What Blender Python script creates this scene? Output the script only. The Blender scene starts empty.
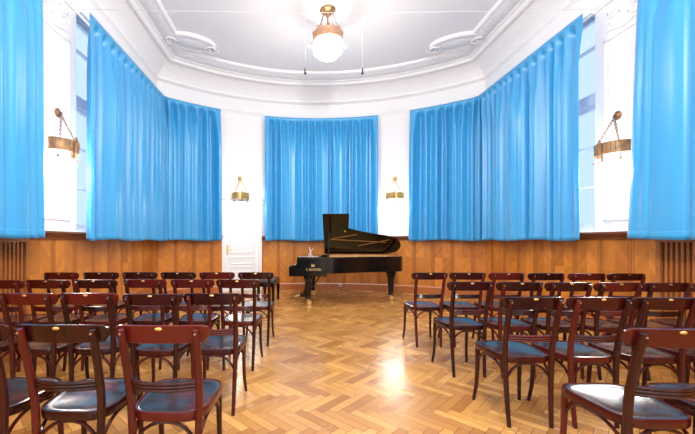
import bpy, bmesh, math, random
from mathutils import Vector, Matrix
PI = math.pi
rnd = random.Random(7)
C = bpy.context.scene.collection
scene = bpy.context.scene

# ---------------------------------------------------------------- materials
class NT:
    def __init__(s, name):
        s.m = bpy.data.materials.new(name); s.m.use_nodes = True
        s.t = s.m.node_tree; s.n = s.t.nodes; s.l = s.t.links
        s.bsdf = s.n['Principled BSDF']; s.out = s.n['Material Output']
    def node(s, typ, **kw):
        n = s.n.new(typ)
        for k, v in kw.items(): setattr(n, k, v)
        return n
    def put(s, sock, v):
        if isinstance(v, bpy.types.NodeSocket): s.l.new(v, sock)
        else: sock.default_value = v
    def math(s, op, a, b=None, c=None):
        n = s.node('ShaderNodeMath', operation=op)
        s.put(n.inputs[0], a)
        if b is not None: s.put(n.inputs[1], b)
        if c is not None: s.put(n.inputs[2], c)
        return n.outputs[0]
    def mix(s, f, a, b):
        n = s.node('ShaderNodeMix', data_type='RGBA')
        s.put(n.inputs[0], f)
        for i, v in ((6, a), (7, b)):
            s.put(n.inputs[i], v if isinstance(v, bpy.types.NodeSocket) else (*v, 1))
        return n.outputs[2]
    def comb(s, x, y, z):
        n = s.node('ShaderNodeCombineXYZ')
        for i, v in enumerate((x, y, z)): s.put(n.inputs[i], v)
        return n.outputs[0]
    def noise(s, vec, scale, detail=3, rough=.5):
        n = s.node('ShaderNodeTexNoise')
        if vec is not None: s.l.new(vec, n.inputs['Vector'])
        n.inputs['Scale'].default_value = scale; n.inputs['Detail'].default_value = detail
        n.inputs['Roughness'].default_value = rough
        return n.outputs[0]
    def ramp(s, f, lo, hi):
        n = s.node('ShaderNodeMapRange'); s.put(n.inputs[0], f)
        n.inputs[1].default_value = lo; n.inputs[2].default_value = hi
        return n.outputs[0]
    def bump(s, h, strength, dist=.01):
        n = s.node('ShaderNodeBump'); n.inputs['Strength'].default_value = strength
        n.inputs['Distance'].default_value = dist; s.l.new(h, n.inputs['Height'])
        s.l.new(n.outputs[0], s.bsdf.inputs['Normal'])
    def set(s, **kw):
        names = dict(color='Base Color', rough='Roughness', metal='Metallic', coat='Coat Weight', coatr='Coat Roughness',
                     spec='Specular IOR Level', sheen='Sheen Weight', em='Emission Color', ems='Emission Strength')
        for k, v in kw.items():
            sock = s.bsdf.inputs[names[k]]
            if k in ('color', 'em') and not isinstance(v, bpy.types.NodeSocket): v = (*v, 1)
            s.put(sock, v)
        return s

def plain(name, col, rough=.5, **kw):
    t = NT(name); t.set(color=col, rough=rough, **kw)
    return t.m

def mottled(name, c1, c2, rough, scale=8, bump=0, **kw):
    t = NT(name); co = t.node('ShaderNodeTexCoord').outputs['Object']
    f = t.ramp(t.noise(co, scale, 5, .6), .3, .7)
    t.set(color=t.mix(f, c1, c2), rough=rough, **kw)
    if bump: t.bump(t.noise(co, scale * 6, 4), bump, .005)
    return t.m

def mat_plaster(name, col, relief=0):
    t = NT(name); co = t.node('ShaderNodeTexCoord').outputs['Object']
    t.set(color=t.mix(t.noise(co, 1.3, 4), [c * .97 for c in col], col), rough=.6, spec=.3)
    if relief:
        v = t.node('ShaderNodeTexVoronoi'); v.inputs['Scale'].default_value = 16
        v.feature = 'SMOOTH_F1'
        w = t.node('ShaderNodeTexWave', wave_type='RINGS'); w.inputs['Scale'].default_value = 4
        w.inputs['Distortion'].default_value = 9; w.inputs['Detail'].default_value = 1.5
        t.l.new(co, v.inputs['Vector']); t.l.new(co, w.inputs['Vector'])
        t.bump(t.math('ADD', v.outputs[0], t.math('MULTIPLY', w.outputs[1], .6)), relief, .02)
    else:
        t.bump(t.noise(co, 40, 3), .04, .004)
    return t.m

def mat_floor():
    t = NT('parquet'); co = t.node('ShaderNodeTexCoord').outputs['Object']
    sp = t.node('ShaderNodeSeparateXYZ'); t.l.new(co, sp.inputs[0])
    X, Y = sp.outputs[0], sp.outputs[1]
    w, n = .071, 5
    k = 1 / (w * math.sqrt(2))
    a = t.math('MULTIPLY', t.math('SUBTRACT', X, Y), k)
    b = t.math('MULTIPLY', t.math('ADD', X, Y), k)
    i, j = t.math('FLOOR', a), t.math('FLOOR', b)
    m = t.math('FLOORED_MODULO', t.math('ADD', t.math('SUBTRACT', i, j), .25), 2 * n)
    m = t.math('FLOOR', m)
    h = t.math('LESS_THAN', m, n - .5)                       # 1 = lies along a
    fa, fb = t.math('FRACT', a), t.math('FRACT', b)
    def sel(p, q):                                           # h ? p : q
        return t.math('ADD', t.math('MULTIPLY', h, p), t.math('MULTIPLY', t.math('SUBTRACT', 1, h), q))
    lo_h = t.math('ADD', m, fa)
    step = t.math('SUBTRACT', 2 * n - 1, m)
    lo_v = t.math('ADD', step, fb)
    along, across = sel(lo_h, lo_v), sel(fb, fa)
    idx = sel(t.math('SUBTRACT', i, m), i)
    idy = sel(j, t.math('SUBTRACT', j, step))
    wn = t.node('ShaderNodeTexWhiteNoise', noise_dimensions='3D')
    t.l.new(t.comb(idx, idy, h), wn.inputs['Vector'])
    r = wn.outputs[0]
    gv = t.comb(t.math('MULTIPLY', along, .35), t.math('MULTIPLY', across, 2.2), t.math('MULTIPLY', r, 90))
    grain = t.noise(gv, 2.2, 5, .6)
    r2 = t.math('ADD', t.math('MULTIPLY', r, .88), t.math('MULTIPLY', h, .12))
    c = t.mix(r2, (.31, .117, .020), (.72, .375, .10))
    c = t.mix(t.math('MULTIPLY', t.ramp(grain, .35, .75), .45), c, (.34, .14, .035))
    big = t.noise(co, .7, 2)
    c = t.mix(t.math('MULTIPLY', big, .25), c, (.50, .23, .07))
    e1 = t.math('MINIMUM', across, t.math('SUBTRACT', 1, across))
    e2 = t.math('MINIMUM', along, t.math('SUBTRACT', n, along))
    e = t.math('MINIMUM', e1, e2)
    seam = t.math('LESS_THAN', e, .03)
    c = t.mix(t.math('MULTIPLY', seam, .8), c, (.10, .04, .012))
    t.set(color=c, rough=t.math('ADD', .20, t.math('MULTIPLY', t.noise(co, 5, 3), .12)), spec=.45, coat=.2, coatr=.2)
    t.bump(t.math('ADD', t.ramp(e, 0, .05), t.math('MULTIPLY', r, .3)), 0.03, .002)
    return t.m

def mat_wainscot():
    # book-matched oak veneer: concentric diamonds in panels 0.43 m wide, a dark joint between them
    t = NT('oak_veneer'); uv = t.node('ShaderNodeUVMap'); uv.uv_map = 'UVMap'
    sp = t.node('ShaderNodeSeparateXYZ'); t.l.new(uv.outputs[0], sp.inputs[0])
    u, z = sp.outputs[0], sp.outputs[1]
    p = .43
    q = t.math('DIVIDE', u, p); cell = t.math('FLOOR', q)
    f = t.math('MULTIPLY', t.math('SUBTRACT', t.math('FRACT', q), .5), p)     # -p/2..p/2
    af = t.math('ABSOLUTE', f); az = t.math('ABSOLUTE', t.math('SUBTRACT', z, .86))
    dia = t.math('ADD', af, t.math('MULTIPLY', az, .8))
    side = t.math('GREATER_THAN', f, 0); up = t.math('GREATER_THAN', z, .86)
    strip = t.math('FLOOR', t.math('MULTIPLY', dia, 13))
    wn = t.node('ShaderNodeTexWhiteNoise', noise_dimensions='3D')
    t.l.new(t.comb(t.math('ADD', cell, t.math('MULTIPLY', side, 33)), t.math('MULTIPLY', up, 7), strip), wn.inputs['Vector'])
    wn2 = t.node('ShaderNodeTexWhiteNoise', noise_dimensions='3D')
    t.l.new(t.comb(cell, t.math('ADD', side, 5), up), wn2.inputs['Vector'])
    perp = t.math('SUBTRACT', af, t.math('MULTIPLY', az, 1.2))
    grain = t.noise(t.comb(t.math('MULTIPLY', dia, 60), t.math('MULTIPLY', perp, 5), t.math('MULTIPLY', cell, 3.7)), 1, 4, .6)
    v = t.math('ADD', t.math('MULTIPLY', wn.outputs[0], .25), t.math('MULTIPLY', wn2.outputs[0], .45))
    v = t.math('ADD', v, t.math('MULTIPLY', grain, .4))
    c = t.mix(v, (.30, .080, .010), (.72, .27, .042))
    edge = t.math('SUBTRACT', p / 2, af)
    stile = t.math('LESS_THAN', edge, .035)
    c = t.mix(t.math('MULTIPLY', stile, .75), c, t.mix(t.noise(t.comb(t.math('MULTIPLY', u, 60), t.math('MULTIPLY', z, 2), 0), 1, 3), (.40, .11, .015), (.55, .18, .028)))
    j1 = t.math('LESS_THAN', edge, .005)
    j2 = t.math('LESS_THAN', t.math('ABSOLUTE', t.math('SUBTRACT', edge, .036)), .004)
    jj = t.math('MAXIMUM', t.math('MULTIPLY', j1, .8), t.math('MULTIPLY', j2, .75))
    c = t.mix(jj, c, (.05, .014, .004))
    t.set(color=c, rough=.36, spec=.4)
    t.bump(t.math('MULTIPLY', jj, -1), .5, .004)
    return t.m

def mat_wood(name, c1, c2, rough=.35, axis=2, stretch=14, rand=False, **kw):
    t = NT(name); co = t.node('ShaderNodeTexCoord').outputs['Object']
    mp = t.node('ShaderNodeMapping'); t.l.new(co, mp.inputs[0])
    sc = [stretch * 2] * 3; sc[axis] = 2
    mp.inputs['Scale'].default_value = sc
    g = t.ramp(t.noise(mp.outputs[0], 1, 5, .6), .3, .7)
    c = t.mix(g, c1, c2)
    if rand:
        oi = t.node('ShaderNodeObjectInfo')
        c = t.mix(t.math('POWER', oi.outputs['Random'], 2.5), c, rand)
    t.set(color=c, rough=rough, **kw)
    return t.m

def mat_seat():
    t = NT('seat_leatherette'); co = t.node('ShaderNodeTexCoord').outputs['Object']
    oi = t.node('ShaderNodeObjectInfo')
    vadd = t.node('ShaderNodeVectorMath', operation='ADD'); t.l.new(co, vadd.inputs[0])
    rv = t.math('MULTIPLY', oi.outputs['Random'], 40); t.l.new(t.comb(rv, rv, rv), vadd.inputs[1])
    f = t.ramp(t.noise(vadd.outputs[0], 5, 4, .6), .45, .7)
    f = t.math('MULTIPLY', f, t.ramp(oi.outputs['Random'], .1, .9))
    t.set(color=t.mix(f, (.022, .018, .018), (.13, .020, .015)), rough=t.math('ADD', .2, t.math('MULTIPLY', f, .12)), spec=.6, coat=.3, coatr=.15)
    t.bump(t.noise(co, 60, 3), .05, .002)
    return t.m

def mat_curtain():
    t = NT('blue_curtain_cloth'); co = t.node('ShaderNodeTexCoord').outputs['Object']
    mp = t.node('ShaderNodeMapping'); t.l.new(co, mp.inputs[0]); mp.inputs['Scale'].default_value = (120, 120, 400)
    wv = t.noise(mp.outputs[0], 1, 2)
    c = t.mix(wv, (.026, .33, .68), (.050, .41, .78))
    t.set(color=c, rough=.36, spec=.8, sheen=.3)
    t.bsdf.inputs['Sheen Roughness'].default_value = .4
    tr = t.node('ShaderNodeBsdfTranslucent'); tr.inputs[0].default_value = (.12, .50, .85, 1)
    mx = t.node('ShaderNodeMixShader'); mx.inputs[0].default_value = .12
    t.l.new(t.bsdf.outputs[0], mx.inputs[1]); t.l.new(tr.outputs[0], mx.inputs[2])
    t.l.new(mx.outputs[0], t.out.inputs[0])
    return t.m

def mat_glass(name, tint=(1, 1, 1), gloss=.12, extra=0):
    t = NT(name)
    tp = t.node('ShaderNodeBsdfTransparent'); tp.inputs[0].default_value = (*tint, 1)
    gl = t.node('ShaderNodeBsdfGlossy'); gl.inputs['Roughness'].default_value = .05
    mx = t.node('ShaderNodeMixShader'); mx.inputs[0].default_value = gloss
    t.l.new(tp.outputs[0], mx.inputs[1]); t.l.new(gl.outputs[0], mx.inputs[2])
    last = mx.outputs[0]
    if extra:
        tl = t.node('ShaderNodeBsdfTranslucent'); tl.inputs[0].default_value = (1, .98, .95, 1)
        m2 = t.node('ShaderNodeMixShader'); m2.inputs[0].default_value = extra
        t.l.new(last, m2.inputs[1]); t.l.new(tl.outputs[0], m2.inputs[2]); last = m2.outputs[0]
    t.l.new(last, t.out.inputs[0])
    return t.m

def mat_bulb(name, s, col=(1, .93, .82)):
    t = NT(name); t.set(color=(1, 1, 1), em=col, ems=s)
    return t.m

M = dict(
    floor=mat_floor(), wall=mat_plaster('white_plaster', (.86, .86, .87)), ceil=mat_plaster('ceiling_plaster', (.84, .84, .85)),
    relief=mat_plaster('stucco_relief', (.84, .84, .85), .35), wains=mat_wainscot(),
    oak=mat_wood('oak_moulding', (.30, .09, .02), (.46, .16, .035), .4, 1), oakcap=mat_wood('dark_oak_cap', (.15, .04, .012), (.25, .075, .02), .35, 1),
    oakslat=mat_wood('oak_slat', (.30, .09, .02), (.42, .14, .03), .4, 2), dark=plain('dark_void', (.012, .008, .006), .8),
    base=mat_wood('oak_skirting', (.34, .09, .02), (.48, .16, .035), .33, 1),
    curtain=mat_curtain(), white=plain('white_gloss_paint', (.85, .85, .85), .35), winp=plain('window_paint', (.80, .86, .95), .4),
    glass=mat_glass('window_glass', (.93, .97, 1), .06), rod=mat_glass('crystal_rod', (1, 1, 1), .12, .45),
    chair=mat_wood('mahogany_bentwood', (.014, .003, .0025), (.038, .006, .004), .18, 2, 10, rand=(.10, .009, .006), spec=.28, coat=.12, coatr=.1),
    seat=mat_seat(), canopy=mottled('tarnished_brass', (.22, .12, .05), (.36, .22, .10), .45, 12, metal=.6),
    brass=plain('brass', (.80, .55, .20), .28, metal=1), gold=plain('gold_leaf', (.50, .36, .14), .45, metal=.3),
    bronze=mottled('aged_bronze', (.20, .10, .055), (.36, .20, .11), .45, 30, .2, metal=.7),
    band=mottled('worn_bronze_band', (.17, .11, .08), (.42, .24, .10), .45, 14, .3, metal=.6),
    goldband=mottled('gilt_band', (.45, .27, .09), (.70, .47, .18), .35, 18, .2, metal=.75),
    copper=mottled('pale_copper_band', (.46, .25, .15), (.60, .36, .22), .45, 20, .2, metal=.4),
    black=plain('black_piano_lacquer', (.004, .004, .0045), .09, spec=.35, coat=.1, coatr=.05),
    lidin=mottled('black_lid_lacquer', (.006, .005, .004), (.012, .006, .004), .08, 3, spec=.28, coat=.1),
    plate=mottled('gilt_iron_plate', (.42, .20, .05), (.55, .28, .08), .4, 6, metal=.5), ivory=plain('ivory_keys', (.80, .78, .72), .25),
    ebony=plain('ebony_keys', (.01, .01, .01), .3), steel=plain('polished_steel', (.7, .7, .7), .25, metal=1),
    maple=mat_wood('maple_veneer', (.60, .30, .09), (.75, .42, .15), .3, 0),
    leather=plain('black_leather', (.035, .037, .042), .3, spec=.6), bulb=mat_bulb('lit_bulb', 3), bulb2=mat_bulb('lit_lamp', 4),
    holder=plain('dark_bronze_holder', (.10, .045, .025), .5, metal=.3),
    cord=plain('pale_cord', (.75, .75, .75), .6),
    wire=plain('steel_wire', (.60, .60, .60), .5), micm=plain('dark_grey_metal', (.05, .05, .05), .4, metal=.5), socket=plain('white_plastic', (.8, .8, .78), .4),
)

# ---------------------------------------------------------------- mesh helpers
def box(bm, x0, x1, y0, y1, z0, z1):
    v = [bm.verts.new((x, y, z)) for z in (z0, z1) for y in (y0, y1) for x in (x0, x1)]
    for f in ((0, 2, 3, 1), (4, 5, 7, 6), (0, 1, 5, 4), (2, 6, 7, 3), (0, 4, 6, 2), (1, 3, 7, 5)):
        bm.faces.new([v[i] for i in f])
    return v

def frame_at(d, hint=Vector((0, 0, 1))):
    d = d.normalized()
    if abs(d.dot(hint)) > .95: hint = Vector((0, 1, 0))
    a = d.cross(hint).normalized(); b = a.cross(d).normalized()
    return a, b

def tube(bm, pts, r, n=8, sx=1, sy=1, cap=True, hint=Vector((0, 0, 1))):
    pts = [Vector(p) for p in pts]
    rr = r if isinstance(r, (list, tuple)) else [r] * len(pts)
    rings = []
    for i, p in enumerate(pts):
        d = pts[min(i + 1, len(pts) - 1)] - pts[max(i - 1, 0)]
        a, b = frame_at(d, hint)
        rings.append([bm.verts.new(p + (a * math.cos(2 * PI * k / n) * sx + b * math.sin(2 * PI * k / n) * sy) * rr[i]) for k in range(n)])
    for i in range(len(rings) - 1):
        for k in range(n):
            bm.faces.new((rings[i][k], rings[i][(k + 1) % n], rings[i + 1][(k + 1) % n], rings[i + 1][k]))
    if cap:
        bm.faces.new(rings[0][::-1]); bm.faces.new(rings[-1])

def lathe(bm, prof, n=16, at=(0, 0, 0), mat=None):
    at = Vector(at); rings = []
    for r, z in prof:
        ring = []
        for k in range(n):
            p = Vector((r * math.cos(2 * PI * k / n), r * math.sin(2 * PI * k / n), z))
            if mat: p = mat @ p
            ring.append(bm.verts.new(p + at))
        rings.append(ring)
    for i in range(len(rings) - 1):
        for k in range(n):
            bm.faces.new((rings[i][k], rings[i][(k + 1) % n], rings[i + 1][(k + 1) % n], rings[i + 1][k]))
    bm.faces.new(rings[0][::-1]); bm.faces.new(rings[-1])

def prism(bm, outline, z0, z1):
    lo = [bm.verts.new((x, y, z0)) for x, y in outline]; hi = [bm.verts.new((x, y, z1)) for x, y in outline]
    n = len(outline)
    for k in range(n): bm.faces.new((lo[k], lo[(k + 1) % n], hi[(k + 1) % n], hi[k]))
    bm.faces.new(lo[::-1]); bm.faces.new(hi)
    return lo, hi

def sph(bm, c, r, sx=1, sy=1, sz=1, n=12):
    g = bmesh.ops.create_uvsphere(bm, u_segments=n, v_segments=max(6, n // 2 + 1), radius=r)
    for v in g['verts']: v.co = Vector((v.co.x * sx, v.co.y * sy, v.co.z * sz)) + Vector(c)

def obj(name, bm, mat, parent=None, smooth=True, bevel=0, angle=40):
    bmesh.ops.recalc_face_normals(bm, faces=bm.faces[:])
    me = bpy.data.meshes.new(name); bm.to_mesh(me); bm.free()
    o = bpy.data.objects.new(name, me); C.objects.link(o)
    me.materials.append(M[mat] if isinstance(mat, str) else mat)
    if smooth:
        me.polygons.foreach_set('use_smooth', [True] * len(me.polygons))
        me.set_sharp_from_angle(angle=math.radians(angle))
    if bevel:
        b = o.modifiers.new('bevel', 'BEVEL'); b.width = bevel; b.segments = 2; b.limit_method = 'ANGLE'
        b.angle_limit = math.radians(50)
    if parent: o.parent = parent
    return o

def tag(o, label=None, cat=None, group=None, kind=None):
    if label: o['label'] = label
    if cat: o['category'] = cat
    if group: o['group'] = group
    if kind: o['kind'] = kind
    return o

def thing(name, label, cat, loc=(0, 0, 0), rz=0, group=None):
    o = bpy.data.objects.new(name, None); C.objects.link(o)
    o.empty_display_size = .1
    o.location = loc; o.rotation_euler = (0, 0, rz)
    return tag(o, label, cat, group)

def struct(name, bm, mat, label, cat, **kw):
    return tag(obj(name, bm, mat, None, **kw), label, cat, kind='structure')

def copy_tree(root, loc, rz, label, group=None):
    r = root.copy(); C.objects.link(r); r.location = loc; r.rotation_euler = (0, 0, rz); r['label'] = label
    if group: r['group'] = group
    for ch in list(root.children):
        c = ch.copy(); C.objects.link(c); c.parent = r
        for g in list(ch.children):
            d = g.copy(); C.objects.link(d); d.parent = c
    return r

def crom(pts, per=6, closed=False):
    pts = [Vector(p) for p in pts]; n = len(pts); out = []
    rng = range(n if closed else n - 1)
    for i in rng:
        if closed: a, b, c, d = pts[i - 1], pts[i], pts[(i + 1) % n], pts[(i + 2) % n]
        else: a, b, c, d = pts[max(i - 1, 0)], pts[i], pts[i + 1], pts[min(i + 2, n - 1)]
        for k in range(per):
            t = k / per
            out.append(.5 * ((2 * b) + (c - a) * t + (2 * a - 5 * b + 4 * c - d) * t * t + (3 * b - a - 3 * c + d) * t ** 3))
    if not closed: out.append(pts[-1])
    return out

# ---------------------------------------------------------------- room plan
CX, HW = .575, 3.625            # room axis and half width
R, CY = 5.393, 3.557            # bowed end wall
YR = -2.9                       # rear wall behind the camera
ZC = 5.25
def corner(i=0):
    xi = HW - i; ri = R - i
    return CY + math.sqrt(ri * ri - xi * xi), math.asin(xi / ri)
def PL(i, y): return Vector((CX - HW + i, y, 0))
def PR(i, y): return Vector((CX + HW - i, y, 0))
def PA(i, phi): return Vector((CX + (R - i) * math.sin(phi), CY + (R - i) * math.cos(phi), 0))

def path_left(i, y0, y1=None, n=2):
    y1 = corner(i)[0] if y1 is None else y1
    return [PL(i, y0 + (y1 - y0) * k / (n - 1)) for k in range(n)]
def path_right(i, y0, y1=None, n=2):
    y0 = corner(i)[0] if y0 is None else y0
    return [PR(i, y0 + (y1 - y0) * k / (n - 1)) for k in range(n)]
def path_arc(i, a0=None, a1=None, n=40):
    c = corner(i)[1]
    a0 = -c if a0 is None else a0; a1 = c if a1 is None else a1
    return [PA(i, a0 + (a1 - a0) * k / (n - 1)) for k in range(n)]
def path_all(i, y0=YR, n=60):
    return path_left(i, y0)[:-1] + path_arc(i, n=n) + path_right(i, None, y0)[1:]

def sweep(bm, pathf, prof, closed_prof=False, uv=False, u0=0):
    """pathf(inset) -> points with the same count for every inset; prof = [(inset, z)]"""
    rows = []
    for ins, z in prof:
        rows.append([Vector((p.x, p.y, z)) for p in pathf(ins)])
    base = rows[0]; us = [u0]
    for k in range(1, len(base)): us.append(us[-1] + (base[k].xy - base[k - 1].xy).length)
    vr = [[bm.verts.new(p) for p in row] for row in rows]
    lay = bm.loops.layers.uv.new('UVMap') if uv else None
    m = len(prof)
    for a in range(m if closed_prof else m - 1):
        b = (a + 1) % m
        for k in range(len(base) - 1):
            f = bm.faces.new((vr[a][k], vr[a][k + 1], vr[b][k + 1], vr[b][k]))
            if uv:
                for lp, (uu, vv) in zip(f.loops, ((us[k], prof[a][1]), (us[k + 1], prof[a][1]), (us[k + 1], prof[b][1]), (us[k], prof[b][1]))):
                    lp[lay].uv = (uu, vv)
    if closed_prof:
        bm.faces.new([vr[a][0] for a in range(m)]); bm.faces.new([vr[a][-1] for a in range(m)][::-1])
    return us[-1]

WT = .35                                   # wall thickness
WY0, WY1, WZ0, WZ1 = 4.82, 7.15, 1.37, 4.62
yc, pc = corner(0)
# floor and ceiling outlines follow the walls
outl = [(p.x, p.y) for p in path_all(-.3, YR - .3)]
bm = bmesh.new(); prism(bm, outl, -.12, 0)
struct('floor', bm, 'floor', 'glossy honey coloured herringbone parquet floor', 'floor', smooth=False)
bm = bmesh.new(); prism(bm, outl, ZC, ZC + .15)
struct('ceiling', bm, 'ceil', 'flat white plaster ceiling above the hall', 'ceiling', smooth=False)

def side_wall(sgn):
    x0 = CX + sgn * HW; xo = x0 + sgn * WT; a, b = min(x0, xo), max(x0, xo)
    bm = bmesh.new(); ye = yc + .25
    box(bm, a, b, YR, WY0, 0, ZC); box(bm, a, b, WY1, ye, 0, ZC)
    box(bm, a, b, WY0, WY1, 0, WZ0); box(bm, a, b, WY0, WY1, WZ1, ZC)
    return bm
wl = struct('wall_left', side_wall(-1), 'wall', 'white plastered left wall with a tall window', 'wall', smooth=False)
wr = struct('wall_right', side_wall(1), 'wall', 'white plastered right wall with a tall window', 'wall', smooth=False)
bm = bmesh.new()
sweep(bm, lambda i: path_arc(i, -pc, pc), [(0, 0), (0, ZC), (-.3, ZC), (-.3, 0)], True)
wb = struct('wall_back', bm, 'wall', 'white bowed end wall behind the grand piano', 'wall', angle=30)
bm = bmesh.new()
xs = [CX - HW - WT, CX - 2.9, CX - 1.3, CX - .8, CX + .8, CX + 1.3, CX + 2.9, CX + HW + WT]
for k in range(0, 8, 2): box(bm, xs[k], xs[k + 1], YR - .3, YR, 0, ZC)
for k in (1, 3, 5):  # sill and head of openings added for the fill areas
    box(bm, xs[k], xs[k + 1], YR - .3, YR, 0, .9); box(bm, xs[k], xs[k + 1], YR - .3, YR, 4.5, ZC)
struct('wall_front', bm, 'wall', 'white wall behind the camera with three openings added for fill light', 'wall', smooth=False)

# wainscot, dado rail, skirting -------------------------------------------------
DPHI = math.asin((-1.315 - CX) / R)                 # door axis on the bowed wall
DA = .50 / R                                        # half opening in radians
ins = .035
prof_w = [(0, .12), (ins, .12), (ins, 1.31), (0, 1.31)]
prof_cap = [(0, 1.27), (.055, 1.27), (.06, 1.30), (.085, 1.315), (.09, 1.335), (.12, 1.345), (.12, 1.372), (0, 1.372)]
def prof_base(h): return [(0, 0), (.06, 0), (.06, h - .025), (.045, h), (0, h)]
def wains(parent, pf, u0=0):
    bm = bmesh.new(); sweep(bm, pf, prof_w, True, True, u0); obj('wainscot', bm, 'wains', parent, smooth=False)
    bm = bmesh.new(); sweep(bm, pf, prof_cap, True); obj('dado_rail', bm, 'oakcap', parent, smooth=False)
GY0, GY1 = 2.3, 3.90                               # radiator grille along the side walls
wains(wl, lambda i: path_left(i, GY1 + .0), .02)
wains(wr, lambda i: path_right(i, None, GY1 + .06), .16)
wains(wl, lambda i: path_left(i, YR, GY0), 0)
wains(wr, lambda i: path_right(i, GY0, YR), 0)
wains(wb, lambda i: path_arc(i, None, DPHI - DA, 14), .0)
wains(wb, lambda i: path_arc(i, DPHI + DA, None, 44), .0)
bm = bmesh.new(); sweep(bm, lambda i: path_left(i, YR), prof_base(.30), True)
struct('baseboard_left', bm, 'base', 'tall oak skirting along the left wall', 'baseboard', smooth=False)
bm = bmesh.new(); sweep(bm, lambda i: path_right(i, None, YR), prof_base(.30), True)
struct('baseboard_right', bm, 'base', 'tall oak skirting along the right wall', 'baseboard', smooth=False)
bm = bmesh.new()
sweep(bm, lambda i: path_arc(i, None, DPHI - DA, 14), prof_base(.17), True)
sweep(bm, lambda i: path_arc(i, DPHI + DA, None, 44), prof_base(.17), True)
struct('baseboard_back', bm, 'base', 'curved oak skirting behind the grand piano', 'baseboard', smooth=False)

# radiator grilles
for sgn, nm in ((-1, 'left'), (1, 'right')):
    g1 = GY1 + (.06 if sgn > 0 else 0)
    t = thing('radiator_grille', 'slatted oak radiator grille in the %s wainscot' % nm, 'grille', (CX + sgn * HW, (GY0 + g1) / 2, 0))
    yo = (GY0 + g1) / 2
    def gx(a, b): return (min(-sgn * a, -sgn * b), max(-sgn * a, -sgn * b))
    bm = bmesh.new(); x0, x1 = gx(.001, .01); box(bm, x0, x1, GY0 - yo, g1 - yo, .30, 1.32); obj('backing', bm, 'dark', t, smooth=False)
    bm = bmesh.new(); x0, x1 = gx(.01, .06)
    box(bm, x0, x1, GY0 - yo, g1 - yo, .30, .38); box(bm, x0, x1, GY0 - yo, g1 - yo, 1.235, 1.31)
    box(bm, x0, x1, GY0 - yo, GY0 - yo + .06, .38, 1.235); box(bm, x0, x1, g1 - yo - .05, g1 - yo, .38, 1.235)
    obj('frame', bm, 'oak', t, smooth=False, bevel=.004)
    y = GY0 - yo + .09; x0, x1 = gx(.012, .045)
    while y < g1 - yo - .075:
        bm = bmesh.new(); box(bm, x0, x1, y, y + .026, .38, 1.235); obj('slat', bm, 'oakslat', t, smooth=False); y += .054
    bm = bmesh.new(); x0, x1 = gx(0, .12); box(bm, x0, x1, GY0 - yo, g1 - yo, 1.335, 1.372); obj('top_ledge', bm, 'oakcap', t, smooth=False, bevel=.006)

# cornice, cove and ornamental ceiling band -----------------------------------
bm = bmesh.new()
sweep(bm, lambda i: path_all(i), [(0, 4.42), (.02, 4.42), (.02, 4.45), (.035, 4.47), (.035, 4.76), (.06, 4.78), (.10, 4.80), (.10, 4.83), (.08, 4.85),
      (.12, 4.93), (.19, 5.02), (.29, 5.09), (.36, 5.115), (.36, 5.26), (0, 5.26)], True)
struct('trim_1', bm, 'ceil', 'white coved plaster cornice around the top of the hall', 'cornice', angle=25)
bm = bmesh.new()
sweep(bm, lambda i: path_all(i), [(.35, 5.10), (.40, 5.095), (.43, 5.11), (.45, 5.15), (.50, 5.165), (.50, 5.26), (.35, 5.26)], True)
struct('trim_2', bm, 'ceil', 'rounded white moulding outside the ornamental ceiling band', 'moulding', angle=30)
bm = bmesh.new()
sweep(bm, lambda i: path_all(i, n=90), [(.49, 5.185), (.58, 5.172), (.66, 5.172), (.75, 5.21), (.75, 5.26), (.49, 5.26)], True)
struct('trim_3', bm, 'relief', 'white stucco foliage band running around the ceiling', 'stucco band', angle=30)
bm = bmesh.new()
sweep(bm, lambda i: path_all(i), [(.745, 5.20), (.77, 5.19), (.80, 5.205), (.82, 5.26), (.745, 5.26)], True)
struct('trim_4', bm, 'ceil', 'thin white bead inside the ornamental ceiling band', 'moulding', angle=30)
# corner bosses
tn = 5
for sgn, nm in ((-1, 'left'), (1, 'right')):
    yb, pb = corner(.78)
    cx, cy = CX + sgn * (HW - .98), yb - .30
    bm = bmesh.new(); mt = Matrix.Rotation(-sgn * .45, 3, 'Z')
    def ell(a, b, z): return a, b, z
    n = 36
    rings = []
    for a, b, z in ((.50, .27, 5.26), (.50, .27, 5.20), (.47, .245, 5.18), (.44, .22, 5.195), (.40, .19, 5.20), (.30, .13, 5.18), (.15, .07, 5.165), (.02, .01, 5.16)):
        ring = []
        for k in range(n):
            th = 2 * PI * k / n; wob = 1 + (.05 * math.cos(8 * th) if a in (.30, .15) else 0)
            p = mt @ Vector((a * wob * math.cos(th), b * wob * math.sin(th), 0)); ring.append(bm.verts.new((cx + p.x, cy + p.y, z)))
        rings.append(ring)
    for i in range(len(rings) - 1):
        for k in range(n): bm.faces.new((rings[i][k], rings[i][(k + 1) % n], rings[i + 1][(k + 1) % n], rings[i + 1][k]))
    bm.faces.new(rings[-1]); bm.faces.new(rings[0])
    # two scroll curls beside the cartouche
    for q in (-1, 1):
        pts = []
        for k in range(26):
            th = k * .42; rr = .15 * (1 - k / 30)
            p = mt @ Vector((q * .40 + rr * math.cos(th) * q, .0 + rr * math.sin(th), 0)); pts.append((cx + p.x, cy + p.y, 5.165))
        tube(bm, pts, .018, 6)
    struct('trim_%d' % tn, bm, 'relief', 'white stucco cartouche in the %s corner of the ceiling band' % nm, 'ceiling ornament', angle=40); tn += 1
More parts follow.
